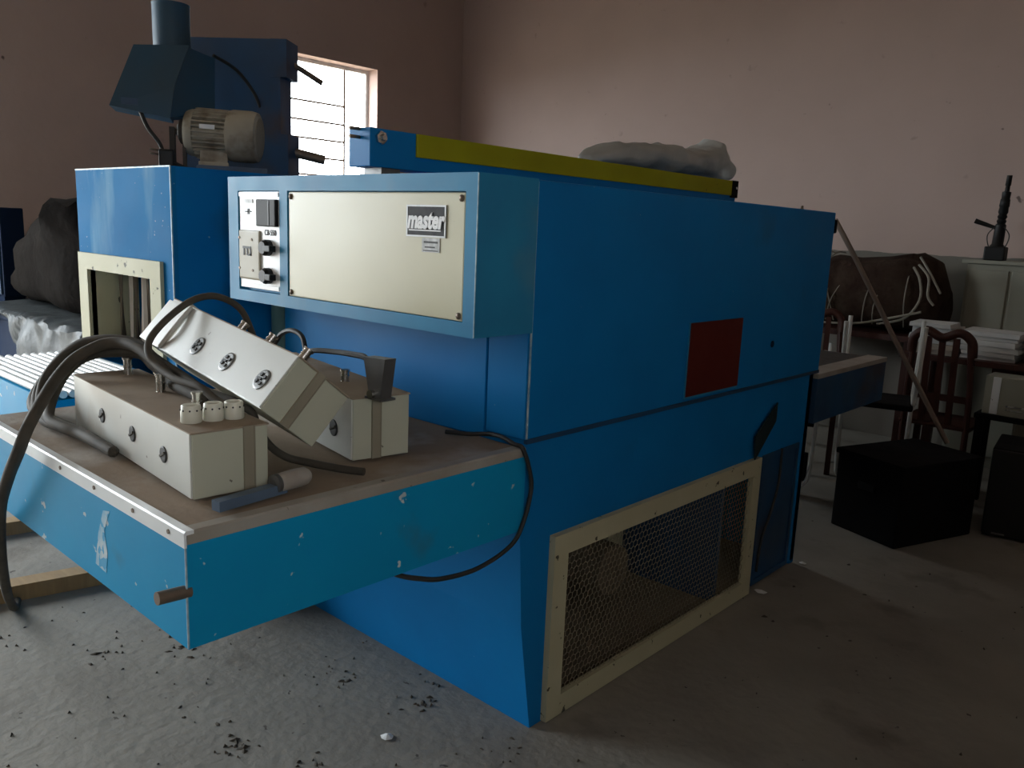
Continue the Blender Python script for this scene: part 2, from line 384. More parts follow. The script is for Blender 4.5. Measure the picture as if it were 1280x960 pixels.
# bezel: outer ring with mullion
cb.box(X0, X1, Y0, Y0+.0205, Z1-bz, Z1).box(X0, X1, Y0, Y0+.0205, Z0, Z0+.037)
cb.box(X0, X0+.062, Y0, Y0+.0205, Z0+.037, Z1-bz).box(X1-.042, X1, Y0, Y0+.0205, Z0+.037, Z1-bz).box(-.873, -.829, Y0, Y0+.0205, Z0+.037, Z1-bz)
bmesh.ops.remove_doubles(cb.bm, verts=cb.bm.verts[:], dist=1e-5)
cbo = cb.build('control_box', 'blue_box', A)
MB().box(X1-.0015, X1+.0012, Y0-.0012, Y0+.0015, Z0+.002, Z1-.002).build('worn_edge', 'edge', cbo)
pf = Y0 + .003
cover = MB().box(-.826, -.043, pf, pf+.018, 1.264, 1.584, .004).build('cover_panel', 'cream', A)
for (x, z) in ((-.812, 1.570), (-.057, 1.570), (-.812, 1.277), (-.057, 1.277)):
    MB().lathe((x, pf+.001, z), (0,-1,0), [(0,.009),(.003,.009),(.006,.006),(.007,.002)], 12).build('screw', 'rust', cover)
MB().box(-.262, -.110, pf-.0025, pf+.001, 1.470, 1.552).build('badge', 'badge', cover)
MB().frame((-.262, pf-.0036, 1.470), (1,0,0), (0,0,1), .152, .082, .0045, (0,.002,0)).build('badge_border', 'trim_white', cover)
t = text_bm(MB(), 'master', .062, face_front(-.187, pf-.0042, 1.512), .0012, .2, .80, .0026)
t.box(-.252, -.128, pf-.0034, pf-.002, 1.4855, 1.4885)
t.build('badge_lettering', 'paperink', cover)
MB().box(-.200, -.132, pf-.002, pf+.001, 1.432, 1.468).build('sticker', 'sticker', cover)
t = MB(); t.box(-.192, -.140, pf-.003, pf-.0015, 1.455, 1.460).box(-.188, -.150, pf-.003, pf-.0015, 1.443, 1.4465).box(-.194, -.138, pf-.003, pf-.0015, 1.4345, 1.437)
t.build('sticker_print', 'ink', cover)
# white control panel
wp = MB().box(-1.118, -.876, pf+.001, pf+.018, 1.272, 1.584).build('control_panel', 'white', A)
MB().box(-1.115, -.879, pf-.004, pf+.002, 1.569, 1.582).build('edge_strip', 'trim_white', wp)
MB().box(-1.100, -.879, pf-.004, pf+.002, 1.274, 1.287).build('edge_strip', 'trim_white', wp)
MB().box(-.998, -.884, pf-.012, pf+.002, 1.475, 1.560, .004).build('meter', 'display', wp)
MB().box(-.925, -.919, pf-.0135, pf-.011, 1.480, 1.555).build('meter_mullion', 'black', wp)
MB().box(-1.117, -.988, pf-.006, pf+.002, 1.300, 1.460, .006).build('socket_plate', 'beige', wp)
for (x, z) in ((-1.112, 1.435), (-1.035, 1.430), (-1.112, 1.335), (-1.030, 1.330)):
    MB().cyl((x, pf-.008, z), (x, pf-.005, z), .0045, n=8).build('screw', 'rust', wp)
t = MB(); t.box(-1.090, -1.040, pf-.0075, pf-.0055, 1.400, 1.408)
for x in (-1.086, -1.066, -1.046): t.box(x, x+.008, pf-.0075, pf-.0055, 1.378, 1.401)
t.box(-1.058, -1.038, pf-.0075, pf-.0055, 1.377, 1.383)
t.build('socket_mark', 'ink', wp)
for z in (1.408, 1.318):
    k = MB().lathe((-.942, pf+.002, z), (0,-1,0), [(0,.026),(.018,.026),(.022,.022),(.028,.020)], 14).build('knob', 'black', wp)
    MB().box(-.928, -.890, pf-.030, pf-.006, z-.012, z+.008, .003).build('knob_pointer', 'black', wp)
t = text_bm(MB(), 'CB-550', .026, face_front(-.932, pf-.0002, 1.455), .0006, 0, .85, .0)
t.build('lettering', 'ink', wp)
MB().box(-1.085, -1.035, pf-.0012, pf+.001, 1.548, 1.560, .0).build('maker_mark', 'sticker', wp)
t = MB().box(-1.068, -1.058, pf-.001, pf+.001, 1.512, 1.530).box(-1.082, -1.044, pf-.001, pf+.001, 1.519, 1.5225)
t.build('switch_mark', 'ink', wp)

# lower body: separate sheets around a hollow
lb = MB()
lb.prism([(-.012,-.085,.925), (-.012,-.088,.70), (-.012,-.06,.35), (-.012,0,0), (-.012,.02,0), (-.012,.02,.925)], (-1.19,0,0))
lb.box(-1.20, -1.18, .02, 1.90, 0, .925)
lb.box(-1.18, -.012, 1.86, 1.90, .004, .925)
lb.box(-.03, -.012, .02, .075, 0, .925)
lb.box(-.03, -.012, .075, 1.90, .60, .925)
lb.box(-1.18, -.03, .02, 1.86, .88, .92)
lb.box(-.05, -.012, 1.80, 1.90, .02, .60)
lbo = lb.build('lower_body', 'blue', A)
MB().box(-1.18, -.03, .03, 1.86, .012, .03).build('base_tray', 'inside', lbo)
MB().box(-.75, -.73, .03, 1.15, .03, .88).build('inner_sheet', 'inside', lbo)
MB().box(-.75, -.03, 1.16, 1.18, .03, .88).build('partition', 'blue_dark2', lbo)
MB().box(-.42, -.36, .30, .46, .03, .88, .01).build('duct', 'inside_pale', lbo)
MB().prism([(-.5,.95,.03), (-.5,1.15,.03), (-.5,1.15,.45)], (.02,0,0)).build('pale_triangle', 'cream_frame', lbo)  # pale triangular plate inside the hollow
MB().cyl((-.55, .75, .22), (-.25, .75, .22), .10).build('fan_housing', 'inside', lbo)
# mesh guard with hexagonal wire
mg = MB().frame((-.012, .052, .004), (0,1,0), (0,0,1), 1.355, .606, .068, (.022,0,0)).build('mesh_guard', 'cream_frame', A)
hm = MB(); bmx = hm.bm
c = .0135; hx = c*math.sqrt(3)
ya, yb, za, zb = .110, 1.350, .062, .555
edges = set()
def hv(y, z): return (round(y, 4), round(z, 4))
row = 0; z = za
while z < zb:
    y = ya + (hx/2 if row % 2 else 0)
    while y < yb:
        p = [hv(y + c*math.sin(math.pi/3*i), z + c*math.cos(math.pi/3*i)) for i in range(6)]
        for i in range(6): edges.add(tuple(sorted((p[i], p[(i+1) % 6]))))
        y += hx
    z += 1.5*c; row += 1
for (a, b) in edges:
    d = Vector((0, b[0]-a[0], b[1]-a[1])).normalized(); nrm = Vector((0, -d.z, d.y))*.0010
    A_, B_ = Vector((-.004, *a)), Vector((-.004, *b))
    v = [bmx.verts.new(A_+nrm), bmx.verts.new(A_-nrm), bmx.verts.new(A_+Vector((.0016,0,0))), bmx.verts.new(B_+nrm), bmx.verts.new(B_-nrm), bmx.verts.new(B_+Vector((.0016,0,0)))]
    for f in ((0,1,4,3), (1,2,5,4), (2,0,3,5)): bmx.faces.new([v[i] for i in f])
tag(hm.build('wire_mesh', 'mesh', mg), None, None, kind='stuff')
# dark rear guard
rg = MB().frame((-.016, 1.45, .02), (0,1,0), (0,0,1), .36, .585, .022, (.012,0,0)).build('rear_guard', 'blue_dark2', A)
MB().box(-.014, -.011, 1.47, 1.80, .04, .585).build('guard_sheet', 'blue_dark2', rg)
MB().tube([(-.002,1.62,.61), (-.001,1.62,.45), (0,1.56,.32), (0,1.50,.22), (0,1.48,.08)], .006, 6).build('cable', 'rubber_dk', rg)
MB().prism([(.002,1.51,.83), (.002,1.33,.71), (.002,1.345,.61), (.002,1.44,.69), (.002,1.51,.75)], (.006,0,0)).build('torn_flap', 'flap', A)
rp = MB().box(-.001, .007, .745, 1.126, .946, 1.207, .002).build('red_plate', 'red', A)
MB().box(.0, .004, .738, .746, .94, 1.21).box(.0, .004, .746, 1.126, .938, .946).build('plate_rim', 'blue_box', rp)
MB().lathe((.0, 1.41, 1.085), (1,0,0), [(0,.014),(.003,.014),(.004,.010)], 12).build('plug_cap', 'navy', A)
# seam lip between upper and lower body
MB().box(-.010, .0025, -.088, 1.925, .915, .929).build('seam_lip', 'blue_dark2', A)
# infeed table
tb = MB()
TX0, TX1, TY0, TY1 = -1.24, 0.0, -1.07, -.088
tb.box(TX0, TX1, TY0, TY0+.004, .665, .885).box(TX1-.004, TX1, TY0+.004, TY1, .665, .885).box(TX0, TX0+.004, TY0+.004, TY1, .665, .885)
tb.box(TX0+.004, TX1-.004, TY0+.004, TY1, .87, .885)
tb.box(TX0+.004, TX1-.004, TY0+.004, TY0+.03, .665, .669).box(TX1-.03, TX1-.004, TY0+.03, TY1, .665, .669)
tbo = tb.build('infeed_table', 'blue_table', A)
MB().box(TX0, TX1, TY0, TY1, .8855, .902, .002).build('table_top', 'belt', tbo)
MB().prism([(TX0, TY0-.004, .876), (TX0, TY0-.004, .906), (TX0, TY0-.001, .9095), (TX0, TY0+.016, .9095), (TX0, TY0+.016, .902), (TX0, TY0+.001, .9015), (TX0, TY0+.001, .876)], (1.24+.004,0,0)).build('front_trim', 'trim_white', tbo)
MB().prism([(TX1+.003, TY0+.003, .882), (TX1+.003, TY0+.003, .904), (TX1-.001, TY0+.003, .908), (TX1-.03, TY0+.003, .908), (TX1-.03, TY0+.003, .902), (TX1, TY0+.003, .9015), (TX1, TY0+.003, .882)], (0,.975,0)).build('side_trim', 'trim_grey', tbo)
for x in (-1.15, -.86, -.62, -.42, -.22, -.06):
    MB().cyl((x, TY0-.006, .893), (x, TY0-.002, .893), .005, n=8).build('rivet', 'rust', tbo)
MB().cyl((-.008, TY0-.055, .787), (-.008, TY0+.01, .783), .013, n=14).build('pin', 'rust', tbo)
MB().box(-.0015, .0015, TY0-.0018, TY0+.0015, .668, .882).build('worn_edge', 'edge', tbo)
q_ = MB().prism([(-.385,TY0-.0003,.848), (-.418,TY0-.0003,.786), (-.443,TY0-.0003,.705), (-.385,TY0-.0003,.700), (-.372,TY0-.0003,.75), (-.385,TY0-.0003,.80), (-.350,TY0-.0003,.855)], (0,-.0006,0))
q_.build('paint_scrape', 'scrape', tbo)
# outfeed table
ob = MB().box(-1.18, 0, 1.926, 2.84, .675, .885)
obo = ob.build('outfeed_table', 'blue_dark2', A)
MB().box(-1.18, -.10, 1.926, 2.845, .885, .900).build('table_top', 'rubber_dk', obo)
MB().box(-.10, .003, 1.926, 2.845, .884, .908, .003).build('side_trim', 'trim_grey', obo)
# beam with yellow stripe on the roof
bo = MB().box(-.60, -.50, -.249, 1.94, 1.66, 1.768, .003).build('top_beam', 'blue', A)
MB().box(-.5005, -.492, -.079, 1.885, 1.699, 1.767, .002).build('yellow_stripe', 'yellow', bo)
MB().box(-.501, -.490, 1.886, 1.942, 1.690, 1.769).build('end_plate', 'black_matte', bo)
MB().cyl((-.494, 1.925, 1.735), (-.487, 1.925, 1.735), .006, n=8).build('bolt', 'steel', bo)
MB().lathe((-.501, -.214, 1.742), (1,0,0), [(0,.019),(.012,.019),(.013,.010),(.024,.009)], 6).build('hex_nut', 'steel', bo)
for z in (1.765, 1.742):
    MB().cyl((-.55, -.249, z), (-.55, -.285, z), .005, n=8).build('stud', 'rust', bo)
for y in (-.20, 1.75):
    MB().box(-.59, -.51, y, y+.07, 1.6305, 1.661).build('foot', 'lead', bo)
MB().lathe((-.012, 1.591, 1.628), (0,0,1), [(0,.008),(.004,.008),(.005,.005),(.014,.005),(.016,.002)], 8).build('bolt', 'rust', A)
MB().box(-.06, .004, 1.925, 1.95, 1.54, 1.60, .01).build('hinge', 'black_matte', A)

# ------------------------------------------------------------------ second tunnel with curtain mouth
BX0, BX1, BY0, BY1, BZ = -2.34, -1.48, -.37, 1.25, 1.67
B = thing('shrink_tunnel', 'blue tunnel cabinet with cream-framed mouth and brown strip curtain', 'machine', ((BX0+BX1)/2, .4, 0))
OX0, OX1, OZ0, OZ1 = -2.235, -1.645, .90, 1.26            # mouth
b = MB()
b.box(BX0, OX0, BY0, BY0+.02, 0, BZ).box(OX1, BX1, BY0, BY0+.02, 0, BZ).box(OX0, OX1, BY0, BY0+.02, OZ1, BZ).box(OX0, OX1, BY0, BY0+.02, 0, OZ0-.02)
b.build('front_sheet', 'blue_worn', B)
b = MB().box(BX1-.02, BX1, BY0+.02, BY1, 0, BZ).box(BX0, BX0+.02, BY0+.02, BY1, 0, BZ).box(BX0+.02, BX1-.02, BY0+.02, BY1, BZ-.02, BZ).box(BX0+.02, BX1-.02, BY1-.02, BY1, 0, BZ-.02)
b.build('cabinet_shell', 'blue', B)
MB().box(BX1-.003, BX1+.0015, BY0-.0015, BY0+.003, .02, BZ).box(BX0, BX1, BY0-.0015, BY0+.003, BZ-.004, BZ+.0015).build('worn_edge', 'edge', B)
mf = MB()
mf.box(OX0-.09, OX1+.088, BY0-.014, BY0+.001, OZ1, OZ1+.068)
mf.box(OX0-.09, OX0, BY0-.014, BY0+.001, OZ0, OZ1).box(OX1, OX1+.088, BY0-.014, BY0+.001, OZ0, OZ1)
mf.box(OX0-.012, OX0, BY0+.001, BY0+.20, OZ0, OZ1).box(OX1, OX1+.012, BY0+.001, BY0+.20, OZ0, OZ1).box(OX0, OX1, BY0+.001, BY0+.20, OZ1, OZ1+.012)
mf.build('mouth_frame', 'cream_frame', B)
x = OX0 + .03; k = 0
while x < OX1 - .02:
    wdt = .040 + .012*random.random(); st = MB(); yy = BY0 + .10 + .03*(k % 2) + .012*random.random()
    lean = random.uniform(-.02, .02); curl = random.uniform(-.03, .03)
    z_ = [OZ1, OZ1-.10, OZ1-.20, OZ1-.29, OZ0+.02]
    bmq = st.bm; rows = []
    for j, zz in enumerate(z_):
        a = j/4; cx = x + wdt/2 + lean*a; tw = curl*a
        rows.append([bmq.verts.new(p) for p in ((cx-wdt/2, yy-tw, zz), (cx, yy-.004-abs(tw)*.4, zz), (cx+wdt/2, yy+tw, zz), (cx+wdt/2, yy+tw+.003, zz), (cx-wdt/2, yy-tw+.003, zz))])
    for r0, r1 in zip(rows, rows[1:]):
        for i in range(5): bmq.faces.new((r0[i], r0[(i+1) % 5], r1[(i+1) % 5], r1[i]))
    bmq.faces.new(rows[0]); bmq.faces.new(rows[-1][::-1])
    bmesh.ops.recalc_face_normals(bmq, faces=bmq.faces[:])
    st.build('curtain_strip', 'curtain', B)
    x += wdt + random.choice((.002, .004, .018)); k += 1
# rod conveyor in front of the mouth
cvo = MB().box(-2.40, -1.50, -.80, BY0, .60, .868).build('conveyor_bed', 'blue_table', B)
for i in range(13):
    y = -.785 + i*.032
    MB().cyl((-2.39, y, .884), (-1.51, y, .884), .0135, n=10).build('roller', 'trim_white', cvo)
MB().prism([(-2.30,BY0+.001,.30), (-2.30,BY0+.001,.60), (-2.30,-.72,.60)], (.04,0,0)).build('bracket', 'blue_dark2', cvo)

# ------------------------------------------------------------------ blower unit on the tunnel roof (local frame)
BWZ = .0
bl = thing('exhaust_blower', 'dusty blue exhaust blower with slanted hood, round chimney and chalky motor', 'blower', (-1.83, .06, 1.67), (0, 0, math.radians(60.8)), world=False)
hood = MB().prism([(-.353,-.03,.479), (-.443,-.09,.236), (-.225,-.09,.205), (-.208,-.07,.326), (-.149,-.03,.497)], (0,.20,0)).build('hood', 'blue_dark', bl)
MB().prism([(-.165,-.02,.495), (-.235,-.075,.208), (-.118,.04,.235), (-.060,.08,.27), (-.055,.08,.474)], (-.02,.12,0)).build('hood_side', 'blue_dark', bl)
MB().box(-.40, -.34, -.0895, -.085, .245, .27).build('hood_lip', 'blue_dark2', hood)
pipe = MB()
pipe.cyl((-.218, .06, .46), (-.218, .06, .66), .072, n=28, cap=False)
pipe.lathe((-.218, .06, .655), (0,0,1), [(0,.072),(.006,.074),(.006,.066),(-.15,.066)], 28, cap=False)
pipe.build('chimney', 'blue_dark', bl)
pl_, pr_ = Vector((-.175, .36, 0)), Vector((.235, .18, 0))
dz = Vector((0, 0, .30)); dirp = (pr_-pl_).normalized()
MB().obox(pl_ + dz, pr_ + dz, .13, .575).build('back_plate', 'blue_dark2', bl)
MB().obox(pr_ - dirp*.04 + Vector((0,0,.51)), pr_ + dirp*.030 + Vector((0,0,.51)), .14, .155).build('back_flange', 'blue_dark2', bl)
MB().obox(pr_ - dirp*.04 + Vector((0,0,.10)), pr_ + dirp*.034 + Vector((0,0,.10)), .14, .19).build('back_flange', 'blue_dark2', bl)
MB().box(-.19, .262, .10, .36, .0, .02).build('base_plate', 'blue_dark2', bl)
MB().tube([(.24,.20,.515), (.31,.20,.48), (.395,.20,.434)], .012, 8).build('rod', 'rust', bl)
MB().cyl((.24,.20,.132), (.405,.20,.102), .021).build('rod', 'rust', bl)
MB().tube([(-.06,.02,.476), (.03,.10,.44), (.10,.14,.36), (.13,.17,.29)], .007, 8).build('cable', 'rubber_dk', bl)
ax0 = Vector((-.165, .02, .165)); axd = Vector((.966, -.259, -.03)).normalized()
mo = MB().lathe(ax0, axd, [(.0,.070),(.004,.088),(.020,.094),(.038,.094),(.040,.080),(.17,.080),(.172,.100),(.185,.104),(.26,.104),(.285,.098),(.290,.086),(.291,.03)], 28).build('motor', 'motor', bl)
sidev = axd.cross(Vector((0,0,1))).normalized(); upv = sidev.cross(axd)
for i in range(30):
    a = 2*math.pi*i/30; rd = sidev*math.cos(a) + upv*math.sin(a)
    MB().obox(ax0 + axd*.04 + rd*.091, ax0 + axd*.172 + rd*.089, .005, .022, up=rd).build('cooling_fin', 'motor', mo)
MB().lathe(ax0, axd, [(.2905,.078),(.293,.076),(.2945,.03)], 24).build('fan_grille', 'strap', mo)
MB().cyl(ax0 - axd*.05, ax0 + axd*.002, .012).build('shaft', 'rust', mo)
pt = ax0 + axd*.105 + sidev*.0985 + upv*.02
MB().obox(pt - axd*.03, pt + axd*.03, .004, .018, up=upv).build('name_plate', 'trim_white', mo)
f1 = ax0 + axd*.10
MB().box(f1.x-.055, f1.x+.06, -.115, .085, .030, .046, .003).box(f1.x-.05, f1.x+.055, -.085, -.06, .046, .09).box(f1.x-.05, f1.x+.055, .03, .055, .046, .09).build('foot', 'motor', mo)
MB().box(-.13, .14, -.14, .12, .0, .030).build('mount_rail', 'blue_dark2', bl)
MB().lathe((-.20,.0,.165), (1,-.2,0), [(0,.03),(.01,.05),(.03,.05),(.045,.03)], 16).build('coupling', 'motor_dk', bl)
MB().box(-.235, -.215, -.02, .06, .0, .18).box(-.185, -.172, -.04, .04, .0, .16).build('bracket', 'motor_dk', bl)
MB().tube([(-.338,-.06,.235), (-.31,-.07,.165), (-.27,-.07,.11), (-.24,-.06,.05), (-.15,-.05,.012), (-.05,-.12,.012)], .008, 8).build('cable', 'rubber_dk', bl)
pg = MB().box(-.272, -.215, -.10, -.04, .0, .085, .008).build('plug', 'black', bl)
for z in (.064, .080): MB().cyl((-.272,-.07,z), (-.305,-.075,z+.004), .004, n=8).build('prong', 'rust', pg)

# ------------------------------------------------------------------ ivory control boxes on the table
def control_box(name, label, loc, rot, L, W, H, strap_y, sockets, sock_r, posts, post_h, ornate, knobs=()):
    o = thing(name, label, 'control box', loc, rot, 'ivory socket boxes lying on the machine table', world=False)
    o.rotation_mode = 'XYZ'
    MB().box(-L, 0, .004, W, 0, H-.004, .003).build('case', 'ivory', o)
    MB().box(-L+.004, -.003, 0, .0045, .002, H-.002, .0015).build('socket_panel', 'ivory_face', o)
    MB().box(-L, .003, 0, W+.002, H-.004, H, .0012).build('lid', 'dusty_top', o)
    MB().box(-.001, .004, strap_y-.011, strap_y+.011, -.0, H).box(-.001, .0065, strap_y-.013, strap_y-.011, 0, H).box(-.001, .0065, strap_y+.011, strap_y+.013, 0, H).build('end_band', 'strap', o)
    for x, z in sockets:
        s = MB().lathe((x, .001, z), (0,-1,0), [(0,sock_r),(.0035,sock_r),(.0045,sock_r*.85)], 18).build('socket', 'lead' if ornate else 'rubber_dk', o)
        if ornate:
            q = MB()
            for a in (.6, 2.2, 3.8, 5.4): q.cyl((x+sock_r*.5*math.cos(a), -.0062, z+sock_r*.5*math.sin(a)), (x+sock_r*.5*math.cos(a), -.003, z+sock_r*.5*math.sin(a)), sock_r*.19, n=8)
            q.box(x-sock_r*.6, x+sock_r*.1, -.006, -.003, z-.003, z+.003)
            q.build('contact', 'ink', s)
        else:
            MB().obox((x-sock_r*.7, -.0045, z-.006), (x+sock_r*.7, -.0045, z+.007), .003, .005).build('slot', 'rubber', s)
    for (x, y) in posts:
        MB().lathe((x, y, H-.001), (0,0,1), [(0,.0125),(.002,.0125),(.002,.011),(post_h*.45,.011),(post_h*.47,.0122),(post_h*.56,.0122),(post_h*.58,.011),(post_h-.005,.011),(post_h-.005,.0135),(post_h,.0135)], 16).build('post', 'steel', o)
    for (x, y) in knobs:
        kk = MB().lathe((x, y, H-.001), (0,0,1), [(0,.0205),(.003,.0225),(.026,.0225),(.030,.021),(.038,.0205),(.040,.019),(.040,.0155),(.034,.015)], 20).build('knob', 'knob', o)
        q = MB()
        for i in range(9):
            a = 2*math.pi*i/9 + .2; cx, cy = x+.0213*math.cos(a), y+.0213*math.sin(a)
            q.cyl((cx, cy, H+.0285), (cx+.0015*math.cos(a), cy+.0015*math.sin(a), H+.0285), .0022, n=6)
        q.build('index_marks', 'ink', kk)
        MB().cyl((x, y, H+.0325), (x, y, H+.0345), .0148, n=16).build('knob_centre', 'beige', kk)
    return o
c1 = control_box('socket_box', 'ivory socket box with three white knobs and three steel posts on its dusty top', (-.156, -.978, .9095), (0, 0, -.0774), .80, .174, .146, .129,
            [(-.561,.075), (-.341,.073), (-.147,.067)], .019, [(-.727,.122), (-.447,.108), (-.184,.093)], .048, False, [(-.094,.042), (-.089,.090), (-.082,.134)])
c2 = control_box('socket_box', 'ivory socket box tipped on its edge, wedged between two other socket boxes', (-.147, -.822, 1.090), (-.694, .086, -.0911), .741, .174, .146, .076,
            [(-.428,.056), (-.25,.056), (-.066,.058)], .026, [(-.40,.05), (-.232,.045), (-.042,.035)], .032, True)
MB().box(-.745, -.60, -.006, .001, .0, .135, .002).build('loose_flap', 'ivory_face', c2)
MB().tube([(-.60,-.004,.006), (-.585,-.012,.05), (-.59,-.010,.10), (-.60,-.004,.14)], .006, 6).build('crease', 'ivory_face', c2)
MB().box(-.744, -.70, .03, .17, .140, .160, .003).build('end_clip', 'ivory_face', c2)
c3 = control_box('socket_box', 'ivory socket box carrying a grey metal wedge, underneath the tipped box', (-.184, -.545, .9095), (0, 0, -.18), .741, .164, .162, .068,
            [(-.101,.065), (-.30,.065)], .022, [(-.212,.085)], .034, False)

# grey wedge standing on the third box
wl = thing('metal_wedge', 'dull grey wedge-shaped metal clip standing on an ivory socket box', 'wedge', (-.135, -.50, 1.073))
wg = MB(); zb_, zt_ = 1.0725, 1.178
wg.prism([(-.152,-.515,zb_), (-.112,-.515,zb_), (-.094,-.515,zt_), (-.178,-.515,zt_-.004)], (0,.035,0))
wg.build('blade', 'lead', wl)
MB().cyl((-.140,-.525,1.086), (-.140,-.470,1.086), .011).build('pivot', 'steel', wl)
MB().box(-.165, -.100, -.520, -.475, 1.0725, 1.0785).build('foot', 'lead', wl)
# handled bar
hb = thing('handled_bar', 'blue-grey square bar with a worn grey grip beside the knobbed socket box', 'tool', (-.08, -.88, .909))
MB().obox((-.066, -.972, .920), (-.088, -.800, .920), .026, .022).build('bar', 'steelblue', hb)
MB().lathe((-.087, -.815, .931), (-.12, .99, 0), [(0,.018),(.004,.0215),(.012,.0215),(.05,.022),(.075,.0205),(.085,.014)], 18).build('grip', 'grip', hb)
MB().lathe((-.086, -.828, .931), (-.12, .99, 0), [(0,.012),(.003,.0215),(.013,.0215)], 18).build('collar', 'lead', hb)

# cables ------------------------------------------------------------
ring = [(-.318,-.793,1.0704), (-.46,-.787,1.0709), (-.60,-.773,1.0709), (-.72,-.766,1.076), (-.80,-.764,1.090), (-.89,-.756,1.105), (-1.00,-.792,1.110), (-1.130,-.850,1.085), (-1.222,-.890,1.025), (-1.235,-.930,.960), (-1.140,-.962,.928), (-.990,-.964,.9245), (-.87,-.958,.9240), (-.75,-.958,.9240), (-.63,-.964,.9240), (-.58,-.967,.9235)]
fan = (0, 0, .3, .5, .5, .6, .9, 1, 1, 1, .9, .7, .5, .4, .15, 0)
span = (0, 0, 0, 0, 0, 0, .30, .75, 1, 1.1, 1.1, .85, .5, .25, 0, 0)
path = []
for s in range(5):
    seg = []
    for i, p in enumerate(ring):
        q = Vector(p); g = fan[i]; k = (s*2) % 5
        if i <= 5: q.z += g*k*.012                                   # stacked behind the posts
        elif i <= 9: q.x += span[i]*s*.048; q.z += g*(k-1)*.012; q.y -= g*s*.004   # fanned out past the box end
        else: q.x += span[i]*s*.048; q.y -= g*s*.008; q.z += g*(k % 2)*.018                 # spread on the table in front of the box
        seg.append(q)
    path += seg if s % 2 == 0 else seg[::-1]
cable = MB().tube(path, .0140, 10, 4)
tail = [(-.395,-.826,1.0720), (-.45,-.820,1.0720), (-.52,-.815,1.0735), (-.593,-.8045,1.0755), (-.66,-.803,1.105), (-.73,-.803,1.127), (-.80,-.805,1.142), (-.871,-.815,1.145), (-.915,-.850,1.138), (-.915,-.92,1.106), (-.875,-.98,1.068), (-.815,-1.035,1.030), (-.750,-1.098,.972), (-.768,-1.118,.908), (-.856,-1.118,.825), (-1.00,-1.105,.687), (-1.30,-1.03,.43), (-1.62,-.935,.18), (-1.79,-.875,.055), (-1.865,-.845,.0165), (-1.915,-.825,.0155)]
co = cable.build('power_cable', 'rubber', None, (-.9,-.9,.91))
tag(co, 'thick brown rubber cable coiled around the end of a socket box', 'cable')
ho = MB().tube(tail, .0155, 10, 6).build('rubber_hose', 'rubber', None, (-.9,-1.0,.0))
tag(ho, 'single brown rubber hose hanging over the table edge down to the floor', 'hose')
arc = [(-.68,-.50,1.10), (-.672,-.535,1.19), (-.690,-.560,1.25), (-.706,-.62,1.282), (-.707,-.69,1.272), (-.700,-.765,1.225), (-.680,-.82,1.178), (-.640,-.842,1.145), (-.593,-.842,1.122), (-.50,-.842,1.104), (-.43,-.838,1.102), (-.385,-.833,1.0985), (-.335,-.826,1.079), (-.285,-.814,1.067), (-.258,-.796,1.0685), (-.247,-.780,1.053), (-.246,-.768,1.018), (-.252,-.735,.970), (-.246,-.695,.935), (-.220,-.654,.9195), (-.126,-.622,.9185), (-.069,-.594,.9185)]
tag(MB().tube(arc, .0095, 10, 6).build('lead_cable', 'rubber', None, (-.4,-.7,.91)), 'dark grey lead arching over the tipped socket box', 'cable')
bk = [(-.885,-.375,1.0805), (-.868,-.36,1.088), (-.838,-.35,1.120), (-.807,-.35,1.148), (-.748,-.35,1.165), (-.692,-.35,1.15), (-.66,-.36,1.10), (-.60,-.40,1.115), (-.531,-.42,1.136), (-.424,-.42,1.146), (-.307,-.445,1.156), (-.21,-.485,1.165), (-.183,-.49,1.145), (-.168,-.49,1.10), (-.170,-.485,1.078)]
tag(MB().tube(bk, .008, 8, 6).build('lead_cable', 'rubber_dk', None, (-.5,-.4,1.07)), 'thin black lead looping behind the boxes to the grey wedge', 'cable')
th = [(-.25,-.16,.913), (-.19,-.13,.914), (-.126,-.105,.922), (-.07,-.11,.925), (-.02,-.118,.9175), (.004,-.115,.9150), (.0125,-.108,.897), (.014,-.092,.86), (.014,-.075,.791), (.014,-.10,.70), (.014,-.15,.640), (.014,-.277,.610), (.012,-.407,.618), (.004,-.480,.638), (-.02,-.520,.650), (-.06,-.535,.6575)]
tag(MB().tube(th, .0065, 8, 6).build('loop_cable', 'rubber_dk', None, (0,-.2,.6)), 'thin black cable drooping in a loop off the table corner', 'cable')

# crumpled plastic bag on the beam ------------------------------------
st = []
prof = [(.925,1.785,.008), (.935,1.80,.03), (.97,1.82,.06), (1.06,1.855,.10), (1.17,1.875,.13), (1.28,1.888,.14), (1.40,1.890,.14), (1.50,1.885,.15), (1.63,1.885,.14), (1.75,1.900,.14), (1.82,1.935,.13), (1.88,1.965,.11), (1.93,1.93,.11), (1.98,1.88,.11), (2.02,1.86,.08), (2.035,1.83,.04), (2.04,1.80,.01)]
for y, zt_, hw in prof:
    zb_ = 1.772; st.append(((-.64, y, (zt_+zb_)/2), (hw,0,0), (0,0,(zt_-zb_)/2)))
st2 = []
for a_, b_ in zip(st, st[1:]):
    for k in range(4): st2.append(tuple(Vector(p).lerp(Vector(q), k/4) for p, q in zip(a_, b_)))
st2.append(tuple(Vector(p) for p in st[-1]))
bg_ = MB().loft(st2, 40, .026, 8., 3.1, power=2.4)
tag(bg_.build('plastic_bag', 'plastic', None, (-.64,1.5,1.77)), 'crumpled translucent grey plastic bag lying on the yellow-striped beam', 'bag')

